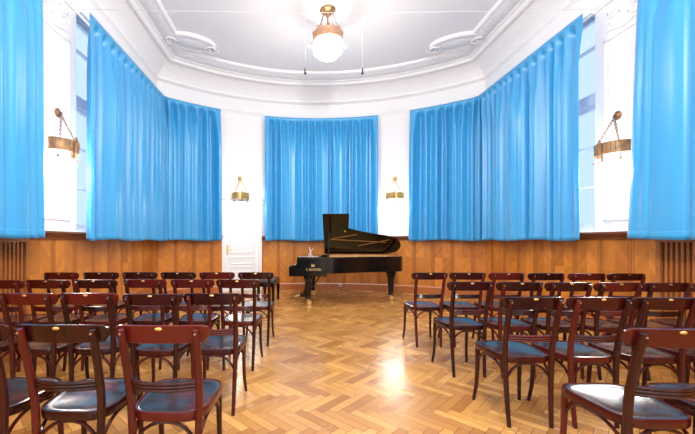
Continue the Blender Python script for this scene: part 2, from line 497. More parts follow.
# ceiling rose
bm = bmesh.new(); LX, LY = CX, 5.96
lathe(bm, [(.62, 5.26), (.62, 5.245), (.58, 5.238), (.52, 5.246), (.40, 5.243), (.36, 5.232), (.30, 5.243), (.2, 5.245), (.02, 5.245)], 40, (LX, LY, 0))
struct('trim_%d' % tn, bm, 'ceil', 'faint white plaster rose around the ceiling lamp', 'ceiling rose'); tn += 1

# pier panels and stucco on the piers
for sgn, nm in ((-1, 'left'), (1, 'right')):
    xw = CX + sgn * HW; s = -sgn
    bm = bmesh.new()
    def xr(a, b): return min(xw + s * a, xw + s * b), max(xw + s * a, xw + s * b)
    x0, x1 = xr(-.005, .014); y0, y1, z0, z1 = 4.10, 4.68, 1.52, 3.95
    for aa in ((y0, y0 + .03, z0, z1), (y1 - .03, y1, z0, z1), (y0, y1, z0, z0 + .03), (y0, y1, z1 - .03, z1)): box(bm, x0, x1, *aa)
    obj('panel_moulding', bm, 'wall', wl if sgn < 0 else wr, smooth=False, bevel=.005)
    bm = bmesh.new()
    yy = 4.39
    for q in (-1, 1):
        for bz, sc, tw in ((4.16, .13, 1), (4.30, .10, -1)):
            pts = []
            for k in range(24):
                th = k * .40 * tw; rr = sc * (1 - k / 27)
                pts.append((xw + s * .006, yy + q * (.14 + rr * math.cos(th)), bz + rr * math.sin(th)))
            tube(bm, pts, .007, 6)
    tube(bm, [(xw + s * .006, yy, 4.04), (xw + s * .012, yy, 4.2), (xw + s * .006, yy, 4.38)], [.01, .035, .01], 8)
    tube(bm, crom([(xw + s * .006, 4.08, 4.0), (xw + s * .006, 4.2, 4.05), (xw + s * .006, 4.39, 4.0), (xw + s * .006, 4.58, 4.05), (xw + s * .006, 4.68, 4.0)], 6), .012, 6)
    struct('trim_%d' % tn, bm, 'wall', 'faint white stucco scrollwork at the top of the %s pier' % nm, 'stucco ornament'); tn += 1
# moulding lines on the bowed wall beside the curtains
for a0, a1, nm in ((DPHI - .125, DPHI + .115, 'door'), (.155, .245, 'right')):
    bm = bmesh.new()
    if nm == 'door':
        sweep(bm, lambda i: path_arc(i, a0, a1, 10), [(0, 2.26), (.02, 2.26), (.03, 2.29), (.012, 2.31), (0, 2.31)], True)
        struct('trim_%d' % tn, bm, 'wall', 'white string course above the panelled door', 'moulding', smooth=False); tn += 1

# windows -----------------------------------------------------------------------
for k, sgn in ((1, -1), (2, 1)):
    xw = CX + sgn * (HW + .20)
    nm = 'left' if sgn < 0 else 'right'
    def xs_(a, b): return min(xw + sgn * a, xw + sgn * b), max(xw + sgn * a, xw + sgn * b)
    bm = bmesh.new(); x0, x1 = xs_(-.05, .05)
    for aa in ((WY0, WY0 + .07, WZ0, WZ1), (WY1 - .07, WY1, WZ0, WZ1), (WY0, WY1, WZ0, WZ0 + .08), (WY0, WY1, WZ1 - .10, WZ1)): box(bm, x0, x1, *aa)
    x0, x1 = xs_(-.08, .06); box(bm, x0, x1, WY0 + .07, WY1 - .07, 3.22, 3.36)
    fr = struct('window_%d' % k, bm, 'winp', 'tall white framed window at the end of the %s curtain' % nm, 'window', smooth=False, bevel=.008)
    x0, x1 = xs_(-.035, .025)
    ys = [WY0 + .07 + (WY1 - WY0 - .14) * i / 3 for i in range(4)]
    for i in range(3):
        for z0, z1 in ((WZ0 + .08, 3.22), (3.36, WZ1 - .10)):
            bm = bmesh.new(); a, b = ys[i] + .004, ys[i + 1] - .004
            for aa in ((a, a + .05, z0, z1), (b - .05, b, z0, z1), (a, b, z0, z0 + .05), (a, b, z1 - .05, z1)): box(bm, x0, x1, *aa)
            nb = 1 if z1 > 4 else 2
            for q in range(nb):
                zz = z0 + (z1 - z0) * ((q + 1) / (nb + 1) if nb > 1 else .62); box(bm, x0, x1, a, b, zz - .016, zz + .016)
            sa = obj('sash', bm, 'winp', fr, smooth=False, bevel=.004)
            bm = bmesh.new(); g0, g1 = xs_(-.004, .004); box(bm, g0, g1, a + .05, b - .05, z0 + .05, z1 - .05); obj('pane', bm, 'glass', sa, smooth=False)
    bm = bmesh.new(); x0, x1 = xs_(-.16, -.02); box(bm, x0, x1, WY0, WY1, WZ0, WZ0 + .03); obj('window_sill', bm, 'winp', fr, smooth=False, bevel=.006)

# door on the bowed wall --------------------------------------------------------
dp = PA(.02, DPHI); DH = 2.10
droot = bmesh.new()
# casing in local coordinates: x along the wall, -y towards the room
for aa in ((-.50, -.41, 0, DH + .10), (.41, .50, 0, DH + .10), (-.50, .50, DH + .01, DH + .10)): box(droot, aa[0], aa[1], -.045, .10, aa[2], aa[3])
box(droot, -.53, .53, -.06, .10, DH + .10, DH + .14)
door = struct('door_1', droot, 'white', 'white panelled door with brass handle in the bowed wall', 'door', smooth=False, bevel=.006)
door.location = (dp.x, dp.y, 0); door.rotation_euler = (0, 0, -DPHI)
bm = bmesh.new(); box(bm, -.41, .41, -.005, .06, .005, DH + .01)
leaf = obj('door_leaf', bm, 'white', door, smooth=False)
for z0, z1 in ((.12, .42), (.47, .62), (.67, .86), (.95, 1.98)):
    bm = bmesh.new(); w = .30
    for aa in ((-w, -w + .03, z0, z1), (w - .03, w, z0, z1), (-w, w, z0, z0 + .03), (-w, w, z1 - .03, z1)): box(bm, aa[0], aa[1], -.019, .0, aa[2], aa[3])
    obj('panel_moulding', bm, 'white', leaf, smooth=False, bevel=.008)
bm = bmesh.new(); box(bm, -.385, -.345, -.018, 0, .92, 1.16); tube(bm, [(-.365, -.005, 1.06), (-.365, -.055, 1.06), (-.345, -.062, 1.06), (-.25, -.062, 1.055)], .010, 8)
hd = obj('door_handle', bm, 'brass', door, bevel=.003); hd['label'] = 'brass lever handle on a long plate'

# ---------------------------------------------------------------- curtains
def curtain(name, label, pathpts, ztop, zbot, pitch, amp, seed, group=None, flare=(0, 0)):
    rg = random.Random(seed)
    P = [Vector(p) for p in pathpts]; L = [0]
    for a, b in zip(P, P[1:]): L.append(L[-1] + (b - a).length)
    T = L[-1]
    def at(s):
        k = 0
        while k < len(L) - 2 and L[k + 1] < s: k += 1
        t = (s - L[k]) / max(L[k + 1] - L[k], 1e-6); p = P[k].lerp(P[k + 1], t)
        k2 = min(max(k, 0), len(P) - 2); d = (P[k2 + 1] - P[k2]).normalized()
        return p, Vector((d.y, -d.x, 0))                 # normal to the right of travel
    # irregular folds
    folds = [0]
    while folds[-1] < T: folds.append(folds[-1] + pitch * rg.uniform(.78, 1.25))
    amps = [rg.uniform(.65, 1.2) for _ in folds]; deep = [rg.choice((.12, .3, .6, .9, 1.05, 1.1)) for _ in folds]; mids = [rg.uniform(-.4, .4) for _ in folds]
    shift = [rg.uniform(-.3, .3) for _ in folds]
    sc_ = T / folds[-1]; folds = [f_ * sc_ for f_ in folds]; nf = len(folds) - 1
    per = 16; cols = []
    for i in range(len(folds) - 1):
        for k in range(per):
            s = folds[i] + (folds[i + 1] - folds[i]) * k / per
            if s <= T: cols.append((s, i, k / per))
    cols.append((T, len(folds) - 2, .999))
    zs = [0, .012, .022, .034, .05, .065, .08, .10, .125, .15, .22, .32, .44, .56, .68, .78, .86, .92, .96, .972, .985, 1.0]
    def pos(s, i, f, h):
        p, nrm = at(s)
        g = min(1, max(0, (h - .010) / .05)); g = g * g * (3 - 2 * g)
        k = min(1, max(0, h - .03) / .22); k = k * k * (3 - 2 * k)
        j = (i + 1) % len(deep)
        wid = .50 + .16 * k
        def val(x): return (.5 + .5 * math.cos(PI * min(1, x / wid))) ** (.9 + .15 * k)
        ta, tb = float(i > 0), float(i + 1 < nf)
        da = (1 - k + deep[i] * k) * ta; db = (1 - k + deep[j] * k) * tb
        fs = min(1, max(0, f + shift[i] * .5 * math.sin(PI * f) * k))
        dep = da * val(fs) + db * val(1 - fs)
        swell = (mids[i] * (1 - f) + mids[j] * f) * k
        off = max(-.012, amp * (.68 + .32 * k) * (1 - g * dep + .45 * swell - .22 * k * (1 + math.cos(4 * PI * f)) * abs(mids[j])))
        c = (s / T - .5) * 2
        fl = flare[0] if c < 0 else flare[1]
        d = Vector((nrm.y * -1, nrm.x, 0))
        return p + nrm * off + d * (fl * abs(c) ** 3 * h)
    def zz(h, s): return ztop + (zbot - ztop) * h + (.012 * math.sin(s * 5 + seed) * h ** 6)
    def sheet(hs, extra=0):
        bm = bmesh.new(); rows = []
        for h in hs:
            row = []
            for s, i, f in cols:
                q = pos(s, i, f, h)
                if extra: q = q + at(s)[1] * extra
                row.append(bm.verts.new((q.x, q.y, zz(h, s))))
            rows.append(row)
        for a in range(len(rows) - 1):
            for b in range(len(cols) - 1): bm.faces.new((rows[a][b], rows[a][b + 1], rows[a + 1][b + 1], rows[a + 1][b]))
        return bm
    root = thing(name, label, 'curtain', (0, 0, 0), 0, group)
    o = obj('cloth', sheet(zs), 'curtain', root, angle=180)
    sm = o.modifiers.new('thick', 'SOLIDIFY'); sm.thickness = .004; sm.offset = -1
    h = obj('hem', sheet([.972, .975, .985, 1.0], .004), 'curtain', root, angle=180); h.modifiers.new('thick', 'SOLIDIFY').thickness = .004
    # track it hangs on
    bm = bmesh.new()
    pts = [Vector((p.x, p.y, ztop + .016)) for p in P]
    lo, hi = [], []
    prev = None
    for k, p in enumerate(pts):
        d = (pts[min(k + 1, len(pts) - 1)] - pts[max(k - 1, 0)]).normalized(); nn = Vector((d.y, -d.x, 0)) * .022
        ring = [bm.verts.new(p + nn * u + Vector((0, 0, w))) for u, w in ((-1, -.014), (1, -.014), (1, .014), (-1, .014))]
        if prev:
            for q in range(4): bm.faces.new((prev[q], prev[(q + 1) % 4], ring[(q + 1) % 4], ring[q]))
        else: bm.faces.new(ring[::-1])
        prev = ring
    bm.faces.new(prev)
    obj('track', bm, 'white', root, smooth=False)
    return root

IC = .135
ci = lambda i: path_left(i, 4.80)[:1]
cL, cpL = corner(IC)
ZT, ZB = 4.36, 1.262
# left long curtain: along the side wall, round the corner onto the bowed wall
phi_l = -math.asin((CX + 1.80) / (R - IC))
phi_r = math.asin((2.80 - CX) / (R - IC))
ptsL = [PL(IC, 4.69), PL(IC, cL - .08)] + path_arc(IC, -cpL + .02, phi_l, 12)
curtain('curtain', 'long blue curtain turning the left corner beside the white door', ptsL, ZT, ZB, .205, .19, 11, flare=(-.02, .02))
cR = corner(IC)[0]
ptsR = path_arc(IC, phi_r, cpL - .02, 12) + [PR(IC, cL - .08), PR(IC, 4.71)]
curtain('curtain', 'long blue curtain turning the right corner beyond the piano', ptsR, ZT, ZB, .205, .19, 23, flare=(-.03, .02))
ptsB = path_arc(.12, math.asin((-.75 - CX) / (R - .12)), math.asin((2.09 - CX) / (R - .12)), 16)
curtain('curtain', 'blue curtain hanging straight behind the grand piano', ptsB, ZT, ZB - .005, .17, .135, 37)
curtain('curtain', 'blue curtain at the left edge over a radiator grille', [PL(IC, 1.9), PL(IC, 3.80)], ZT, ZB + .025, .26, .19, 41, flare=(0, .03))
curtain('curtain', 'blue curtain at the right edge over a radiator grille', [PR(IC, 3.93), PR(IC, 1.9)], ZT, ZB + .01, .26, .19, 59, flare=(-.13, 0))

# ---------------------------------------------------------------- chairs
def rsq(hw_f, hw_b, yb, yf, r=.09, n=7):
    """rounded trapezoid seat outline"""
    cs = [(-hw_b, yb), (hw_b, yb), (hw_f, yf), (-hw_f, yf)]; rs = [r * .8, r * .8, r, r]; out = []
    for k in range(4):
        p = Vector(cs[k]); a = (Vector(cs[k - 1]) - p).normalized(); b = (Vector(cs[(k + 1) % 4]) - p).normalized()
        s, e = p + a * rs[k], p + b * rs[k]
        for i in range(n + 1):
            t = i / n; out.append(s * (1 - t) ** 2 + p * 2 * t * (1 - t) + e * t * t)
    return [(v.x, v.y) for v in out]

def make_chair():
    t = thing('bentwood_chair', '', 'chair')
    SZ = .455
    ol = rsq(.207, .168, -.185, .217, .13)
    def scaled(f): return [(x * f, (y - .015) * f + .015) for x, y in ol]
    # seat panel, slightly dished
    bm = bmesh.new(); rings = []
    for f, z in ((.93, SZ - .012), (.93, SZ + .003), (.90, SZ + .005), (.80, SZ + .001), (.5, SZ - .004), (.15, SZ - .006)):
        rings.append([bm.verts.new((x, y, z)) for x, y in scaled(f)])
    n = len(ol)
    for i in range(len(rings) - 1):
        for k in range(n): bm.faces.new((rings[i][k], rings[i][(k + 1) % n], rings[i + 1][(k + 1) % n], rings[i + 1][k]))
    bm.faces.new(rings[-1]); bm.faces.new(rings[0][::-1])
    obj('seat', bm, 'seat', t)['label'] = 'dark shiny seat panel'
    # seat frame: a bent ring
    bm = bmesh.new(); rings = []
    for f, z in ((.90, SZ - .036), (.985, SZ - .036), (1.0, SZ - .028), (1.0, SZ - .004), (.985, SZ + .006), (.945, SZ + .007), (.93, SZ + .001), (.90, SZ - .01)):
        rings.append([bm.verts.new((x, y, z)) for x, y in scaled(f)])
    m = len(rings)
    for i in range(m):
        for k in range(n): bm.faces.new((rings[i][k], rings[i][(k + 1) % n], rings[(i + 1) % m][(k + 1) % n], rings[(i + 1) % m][k]))
    obj('seat_frame', bm, 'chair', t)
    for s in (-1, 1):
        # front leg: turned, flaring outwards at the foot
        bm = bmesh.new()
        tube(bm, crom([(s * .163, .165, SZ - .02), (s * .164, .170, .38), (s * .163, .178, .25), (s * .166, .188, .12), (s * .178, .205, 0)], 4),
             [.019 - .007 * i / 16 for i in range(17)], 10)
        obj('leg', bm, 'chair', t)
        # rear leg runs up to carry the top rail
        bm = bmesh.new()
        tube(bm, crom([(s * .140, -.200, 0), (s * .146, -.185, .18), (s * .153, -.178, .40), (s * .158, -.186, .55), (s * .161, -.223, .72), (s * .163, -.258, .853)], 4),
             [.0135 + .0045 * min(1, i / 8) for i in range(20)] + [.013], 10)
        obj('leg', bm, 'chair', t)
    # hoops under the seat
    def hoop(a, b, mid, z0=.27):
        a, b, mid = Vector(a), Vector(b), Vector(mid)
        pts = [(a.x, a.y, z0)]
        for k in range(1, 9):
            th = PI / 2 * k / 8; q = a.lerp(mid, (1 - math.cos(th)) * .9); pts.append((q.x, q.y, z0 + (SZ - .043 - z0) * math.sin(th)))
        for k in range(8, 0, -1):
            th = PI / 2 * k / 8; q = b.lerp(mid, (1 - math.cos(th)) * .9); pts.append((q.x, q.y, z0 + (SZ - .043 - z0) * math.sin(th)))
        pts.append((b.x, b.y, z0))
        bm = bmesh.new(); tube(bm, pts, .0085, 8); obj('brace', bm, 'chair', t)
    hoop((-.150, -.180), (.150, -.180), (0, -.165))
    hoop((-.163, .176), (.163, .176), (0, .175))
    for s in (-1, 1): hoop((s * .150, -.178), (s * .163, .176), (s * .172, 0))
    # lower rail: reeded, bowed
    bm = bmesh.new()
    for z in (.576, .592, .608):
        tube(bm, [(x, -.190 - .034 * (1 - (x / .155) ** 2) - (z - .592) * .17, z) for x in [-.155 + .31 * k / 10 for k in range(11)]], .0085, 8)
    obj('lower_rail', bm, 'chair', t)
    # top rail: bowed board with rounded ends, tilted with the posts
    bm = bmesh.new(); ncol = 20; cols = []
    for k in range(ncol + 1):
        u = -1 + 2 * k / ncol; x = u * .210
        e = max(0, (abs(u) - .86) / .14); sh = 1 - .45 * e * e * e
        zt = .873 - .012 * e ** 2 - .004 * u * u; zb = .783 + .03 * e ** 3 + .004
        y0 = -.232 - .03 * (1 - u * u)
        col = []
        for zz_, yy in ((zb, 0), (zb + .004, -.009), (zt - .004, -.009), (zt, 0), (zt - .004, .009), (zb + .004, .009)):
            col.append(bm.verts.new((x, y0 + yy * sh + .028 - (zz_ - .79) * .2, zz_)))
        cols.append(col)
    for a, b in zip(cols, cols[1:]):
        for k in range(6): bm.faces.new((a[k], a[(k + 1) % 6], b[(k + 1) % 6], b[k]))
    bm.faces.new(cols[0][::-1]); bm.faces.new(cols[-1])
    tr = obj('top_rail', bm, 'chair', t, angle=50)
    bm = bmesh.new()
    lathe(bm, [(.014, -.001), (.014, .003), (.009, .0045), (.002, .005)], 16, (0, -.2575, .857), Matrix.Rotation(PI / 2 - .2, 3, 'X') @ Matrix.Diagonal((1.1, .5, 1)))
    obj('number_plate', bm, 'brass', tr)['label'] = 'small oval brass plate'
    for s in (-1, 1):
        bm = bmesh.new(); sph(bm, (s * .163, -.273, .838), .006, 1, .6, 1, 8); obj('bolt', bm, 'bronze', tr)
    return t
chair0 = make_chair(); chair0.scale = (1, 1, 1.012)
used = [False]
ROWN = ['row nearest the piano', 'second row from the piano', 'third row from the piano', 'row nearest the camera']
POS = ['beside the middle aisle', 'second from the middle aisle', 'third from the middle aisle', 'fourth from the middle aisle', 'fifth from the middle aisle', 'sixth from the middle aisle']
def place_chair(x, y, rz, side, row, k):
    label = 'mahogany chair, %s block, %s, %s' % (side, ROWN[row], POS[k])
    g = 'bentwood chairs in the %s block' % side
    if not used[0]:
        chair0.location = (x, y, 0); chair0.rotation_euler = (0, 0, rz); chair0['label'] = label; chair0['group'] = g; used[0] = True
    else: copy_tree(chair0, (x, y, 0), rz, label, g)
F = 345.
def cx_from(px, d): return (px - 294.5) / F * d
# rows: rail centre in the photo and its distance; the rail is 0.24 m behind the chair's centre
rows = [
    ('left', 0, [(255.4, 4.05), (216.5, 4.07), (177.5, 4.07), (138.7, 4.08), (99.7, 4.06), (59.5, 4.04)], -.5),
    ('left', 1, [(237.2, 3.29), (191.6, 3.30), (143.5, 3.31), (93.8, 3.28), (46., 3.27), (-.5, 3.25)], -1),
    ('left', 2, [(212, 2.43), (150.5, 2.40), (86.5, 2.44), (25.5, 2.43), (-36, 2.43)], -1),
    ('left', 3, [(159.5, 1.51), (58.0, 1.52), (-43, 1.53)], -2),
    ('right', 0, [(430.5, 4.02), (468.7, 4.01), (508.2, 3.99), (548, 3.96), (588.7, 3.93), (628.5, 3.91)], -.5),
    ('right', 1, [(471.8, 3.12), (521.6, 3.10), (571, 3.08), (620.4, 3.06), (669.5, 3.04), (719.5, 3.03)], -1),
    ('right', 2, [(534.8, 2.27), (602.2, 2.26), (669, 2.25), (737, 2.24)], -1),
    ('right', 3, [(680, 1.45), (787, 1.45)], -2),
]
yr = random.Random(3)
for side, row, lst, yaw in rows:
    for k, (px, d) in enumerate(lst):
        rz = math.radians(yaw + yr.uniform(-1.5, 1.5))
        x = cx_from(px, d)
        place_chair(x + .245 * math.sin(-rz), d + .245, rz, side, row, k)

# ---------------------------------------------------------------- grand piano
PT = thing('grand_piano', 'black lacquered grand piano with raised lid before the blue curtain', 'piano', (-.11, 6.72, 0), math.radians(-7))
W = 1.48
ZB0, ZB1 = .625, .935
def rim_outline(per=5):
    c = crom([(.74, .0, 0), (.95, .03, 0), (1.2, .16, 0), (1.5, .32, 0), (1.8, .43, 0), (2.05, .52, 0), (2.22, .63, 0), (2.30, .82, 0), (2.28, 1.06, 0), (2.16, 1.32, 0), (1.98, W, 0)], per)
    return [(.16, 0)] + [(p.x, p.y) for p in c] + [(.16, W)]
def inset_poly(ol, d):
    n = len(ol); out = []
    for k in range(n):
        a, b, c = Vector(ol[k - 1]), Vector(ol[k]), Vector(ol[(k + 1) % n])
        e1 = (b - a).normalized(); e2 = (c - b).normalized()
        n1 = Vector((-e1.y, e1.x)); n2 = Vector((-e2.y, e2.x)); m = (n1 + n2).normalized()
        out.append(tuple(b + m * d / max(.4, m.dot(n1))))
    return out
ro = rim_outline(); ri_ = inset_poly(ro, .05)
bm = bmesh.new(); n = len(ro)
rg = [[bm.verts.new((x, y, z)) for x, y in o_] for o_, z in ((ro, ZB0), (ro, ZB1), (ri_, ZB1), (ri_, ZB1 - .13))]
for i in range(3):
    for k in range(n): bm.faces.new((rg[i][k], rg[i][(k + 1) % n], rg[i + 1][(k + 1) % n], rg[i + 1][k]))
bm.faces.new(rg[0][::-1])
case = obj('case', bm, 'black', PT, angle=35, bevel=.006)
bm = bmesh.new(); prism(bm, ri_, ZB1 - .13, ZB1 - .105)
plate = obj('iron_plate', bm, 'plate', PT, smooth=False); plate['label'] = 'golden plate and soundboard'
bm = bmesh.new()
for k in range(26): 
    y = .22 + k * .045; xe = 1.0 + 1.05 * (y / W) ** .8
    tube(bm, [(.55, y, ZB1 - .075), (min(xe, 2.05), y + .06, ZB1 - .075)], .0025, 4)
tag(obj('strings', bm, 'brass', plate), kind='stuff')
# cheeks and key bed
bm = bmesh.new()
for y0, y1 in ((-.005, .075), (W - .075, W + .005)):
    bm = bmesh.new()
    pts = [(0, .56), (.74, .56), (.74, .63), (.74, .93), (.16, .93), (.15, .80), (.12, .785), (.02, .765), (0, .74)]
    v0 = [bm.verts.new((x, y0, z)) for x, z in pts]; v1 = [bm.verts.new((x, y1, z)) for x, z in pts]
    for k in range(len(pts)): bm.faces.new((v0[k], v0[(k + 1) % len(pts)], v1[(k + 1) % len(pts)], v1[k]))
    bm.faces.new(v0[::-1]); bm.faces.new(v1)
    obj('cheek_arm', bm, 'black', PT, smooth=False, bevel=.008)
bm = bmesh.new(); box(bm, .02, .74, .07, W - .07, .57, .70); box(bm, .0, .025, .07, W - .07, .62, .735); obj('key_bed', bm, 'black', PT, smooth=False, bevel=.005)
bm = bmesh.new(); box(bm, .20, .235, .07, W - .07, .70, .93); obj('fallboard', bm, 'black', PT, smooth=False, bevel=.005)
bm = bmesh.new(); kw = (W - .20) / 52
for k in range(52): box(bm, .022, .20, .10 + k * kw + .0008, .10 + (k + 1) * kw - .0008, .72, .748)
kb = obj('white_keys', bm, 'ivory', PT, smooth=False)
bm = bmesh.new()
for k in range(51):
    if k % 7 in (0, 1, 3, 4, 5): box(bm, .075, .20, .10 + (k + 1) * kw - .006, .10 + (k + 1) * kw + .006, .748, .760)
obj('black_keys', bm, 'ebony', PT, smooth=False)
# music shelf with folded desk and pins
bm = bmesh.new(); box(bm, .17, .60, .06, W - .06, .905, .937)
sh = obj('music_shelf', bm, 'black', PT, smooth=False, bevel=.004)
bm = bmesh.new()
for k in range(7): box(bm, .19 + k * .055, .225 + k * .055, .05, .13, .937, .952)
obj('desk_slats', bm, 'steel', sh, smooth=False)['label'] = 'row of pale metal tabs along the near edge'
bm = bmesh.new()
tube(bm, [(.40, .2, .937), (.415, .2, 1.0), (.395, .2, 1.07), (.385, .2, 1.13)], .007, 6); tube(bm, [(.36, .2, .94), (.41, .2, 1.04), (.46, .2, 1.10)], .006, 6); tube(bm, [(.45, .2, .94), (.42, .2, .99)], .006, 6)
obj('desk_support', bm, 'ivory', sh)['label'] = 'thin pale forked support'
# lid
AL = math.radians(34); HZ = ZB1 + .012
def lidp(x, w, up=0):
    return Vector((x, W - w * math.cos(AL) - up * math.sin(AL) * -1 * -1, HZ + w * math.sin(AL) + up * math.cos(AL)))
lo = [(.64, 0), (.64, 1.44), (.78, 1.42), (.90, 1.30), (1.02, 1.12), (1.18, .99), (1.5, .86), (1.8, .77), (2.05, .70), (2.22, .58), (2.31, .42), (2.32, .24), (2.24, .10), (2.06, 0)]
lc = [(p.x, p.y) for p in [Vector((.64, 0, 0))] + crom([(a, b, 0) for a, b in lo[1:]], 4)]
bm = bmesh.new()
v0 = [bm.verts.new(lidp(x, w, 0)) for x, w in lc]; v1 = [bm.verts.new(lidp(x, w, .022)) for x, w in lc]
for k in range(len(lc)): bm.faces.new((v0[k], v0[(k + 1) % len(lc)], v1[(k + 1) % len(lc)], v1[k]))
bm.faces.new(v0[::-1]); bm.faces.new(v1)
lid = obj('lid', bm, 'lidin', PT, smooth=False, bevel=.004); lid['label'] = 'propped lid with a curved edge'
bm = bmesh.new(); v = [bm.verts.new(lidp(x, w, u)) for u in (.024, .044) for x, w in ((.64, .02), (1.17, .02), (1.17, 1.45), (.64, 1.45))]
for f in ((3, 2, 1, 0), (4, 5, 6, 7), (0, 1, 5, 4), (1, 2, 6, 5), (2, 3, 7, 6), (3, 0, 4, 7)): bm.faces.new([v[i] for i in f])
obj('folded_front_flap', bm, 'lidin', lid, smooth=False, bevel=.004)
# long wooden ribs under the lid catching light
bm = bmesh.new()
for (x0, w0), (x1, w1) in (((.75, .62), (2.0, .50)), ((.75, .62), (1.35, .80)), ((1.4, .36), (2.05, .60))):
    a, b = lidp(x0, w0, -.006), lidp(x1, w1, -.006); tube(bm, [a, b], .008, 6)
obj('lid_rib', bm, 'plate', lid)
bm = bmesh.new(); tube(bm, [Vector((.76, .05, ZB1 - .05)), lidp(.80, 1.12, -.004)], .017, 8); obj('lid_prop', bm, 'black', PT)
bm = bmesh.new(); sph(bm, lidp(1.10, .93, -.012), .02); obj('lid_knob', bm, 'brass', lid)
r2 = inset_poly(ro, .0505); r3 = inset_poly(ro, .058); bm = bmesh.new()
rg = [[bm.verts.new((x, y, z)) for x, y in o_] for o_, z in ((r2, ZB1 - .12), (r2, ZB1 - .004), (r3, ZB1 - .004), (r3, ZB1 - .12))]
for i in range(4):
    for k in range(n): bm.faces.new((rg[i][k], rg[i][(k + 1) % n], rg[(i + 1) % 4][(k + 1) % n], rg[(i + 1) % 4][k]))
obj('inner_rim', bm, 'maple', PT, smooth=False)['label'] = 'pale veneered inner side of the rim'
for x, y in ((1.28, .23), (1.88, .49)):
    bm = bmesh.new(); box(bm, x, x + .04, y, y + .02, ZB1, ZB1 + .012); tube(bm, [(x + .015, y + .01, ZB1 + .01), (x + .04, y + .01, ZB1 + .045)], .006, 6); obj('lid_stay', bm, 'brass', PT, smooth=False)
# legs
def pleg(x, y):
    bm = bmesh.new()
    def ring(h, z): return [bm.verts.new((x + h * a, y + h * b, z)) for a, b in ((-1, -.6), (-.6, -1), (.6, -1), (1, -.6), (1, .6), (.6, 1), (-.6, 1), (-1, .6))]
    rs = [ring(h, z) for h, z in ((.050, .11), (.055, .13), (.048, .15), (.060, .40), (.068, .50), (.085, .515), (.085, .56), (.098, .575), (.098, .63))]
    for a, b in zip(rs, rs[1:]):
        for k in range(8): bm.faces.new((a[k], a[(k + 1) % 8], b[(k + 1) % 8], b[k]))
    bm.faces.new(rs[0][::-1]); bm.faces.new(rs[-1])
    l = obj('leg', bm, 'black', PT, smooth=False)
    bm = bmesh.new(); lathe(bm, [(.03, .06), (.036, .075), (.036, .11), (.02, .112)], 12, (x, y, 0))
    lathe(bm, [(.045, -.014), (.05, -.008), (.05, .008), (.045, .014)], 16, (x + .02, y - .01, .05), Matrix.Rotation(PI / 2, 3, 'X'))
    tube(bm, [(x, y, .08), (x + .03, y - .01, .05)], .018, 8)
    obj('caster', bm, 'brass', l)
pleg(.37, .12); pleg(.37, W - .14); pleg(2.06, .84)
# pedal lyre
bm = bmesh.new()
for y in (.60, .86): tube(bm, [(.30, y, .57), (.28, y + (.02 if y < .7 else -.02), .35), (.26, y, .14)], .022, 8)
box(bm, .16, .34, .54, .92, .08, .15); tube(bm, [(.30, .56, .12), (.62, .60, .56)], .012, 8)
ly = obj('pedal_lyre', bm, 'black', PT, smooth=False)
for k in range(3):
    bm = bmesh.new(); y = .65 + k * .08
    tube(bm, [(.17, y, .10), (.10, y, .075), (.03, y, .06)], [.012, .018, .022], 8, 1, .5); obj('pedal', bm, 'brass', ly)
# maker's lettering and crown on the near cheek
cu = bpy.data.curves.new('lettering', 'FONT'); cu.body = 'C. BECHSTEIN'; cu.align_x = 'CENTER'; cu.size = .066; cu.extrude = .001; cu.offset = .0004
to = bpy.data.objects.new('tmp', cu); C.objects.link(to)
bpy.context.view_layer.update()
me = bpy.data.meshes.new_from_object(to.evaluated_get(bpy.context.evaluated_depsgraph_get()))
bpy.data.objects.remove(to)
lt = bpy.data.objects.new('lettering', me); C.objects.link(lt); me.materials.clear(); me.materials.append(M['gold']); lt.parent = PT
lt.location = (.485, -.0065, .675); lt.rotation_euler = (PI / 2, 0, 0); lt.scale = (.70, 1, 1); lt['label'] = 'gold lettering C. BECHSTEIN'
bm = bmesh.new()
ol = [(-.030, 0), (.030, 0), (.036, .034), (.018, .020), (.010, .042), (0, .024), (-.010, .042), (-.018, .020), (-.036, .034)]
v0 = [bm.verts.new((.44 + .03 + x, -.0055, .755 + z)) for x, z in ol]; v1 = [bm.verts.new((.44 + .03 + x, -.008, .755 + z)) for x, z in ol]
for k in range(len(ol)): bm.faces.new((v0[k], v0[(k + 1) % len(ol)], v1[(k + 1) % len(ol)], v1[k]))
bm.faces.new(v0[::-1]); bm.faces.new(v1)
for x in (-.036, -.01, .01, .036): sph(bm, (.44 + .03 + x, -.0065, .755 + (.04 if abs(x) > .02 else .047)), .005, n=8)
obj('crown_emblem', bm, 'gold', PT, smooth=False)['label'] = 'gold crown emblem'

# piano bench
PB = thing('piano_bench', 'black leather piano bench beside the white door, left of the piano', 'bench', (-.53, 7.10, 0), math.radians(-6))
bm = bmesh.new(); rings = []
ol = rsq(.18, .18, -.36, .36, .05, 4)
for f, z in ((.96, .43), (1, .44), (1.0, .475), (.97, .492), (.80, .500), (.3, .503)): rings.append([bm.verts.new((x * f, y * (1 - (1 - f) * .5), z)) for x, y in ol])
for a, b in zip(rings, rings[1:]):
    for k in range(len(ol)): bm.faces.new((a[k], a[(k + 1) % len(ol)], b[(k + 1) % len(ol)], b[k]))
bm.faces.new(rings[0][::-1]); bm.faces.new(rings[-1]); cush = obj('cushion', bm, 'leather', PB)
for x in (-.09, .09):
    for y in (-.22, 0, .22):
        bm = bmesh.new(); sph(bm, (x, y, .502), .011, 1, 1, .5, 8); obj('button', bm, 'leather', cush)
bm = bmesh.new(); box(bm, -.165, .165, -.345, .345, .35, .43); fr = obj('frame', bm, 'black', PB, smooth=False, bevel=.006)
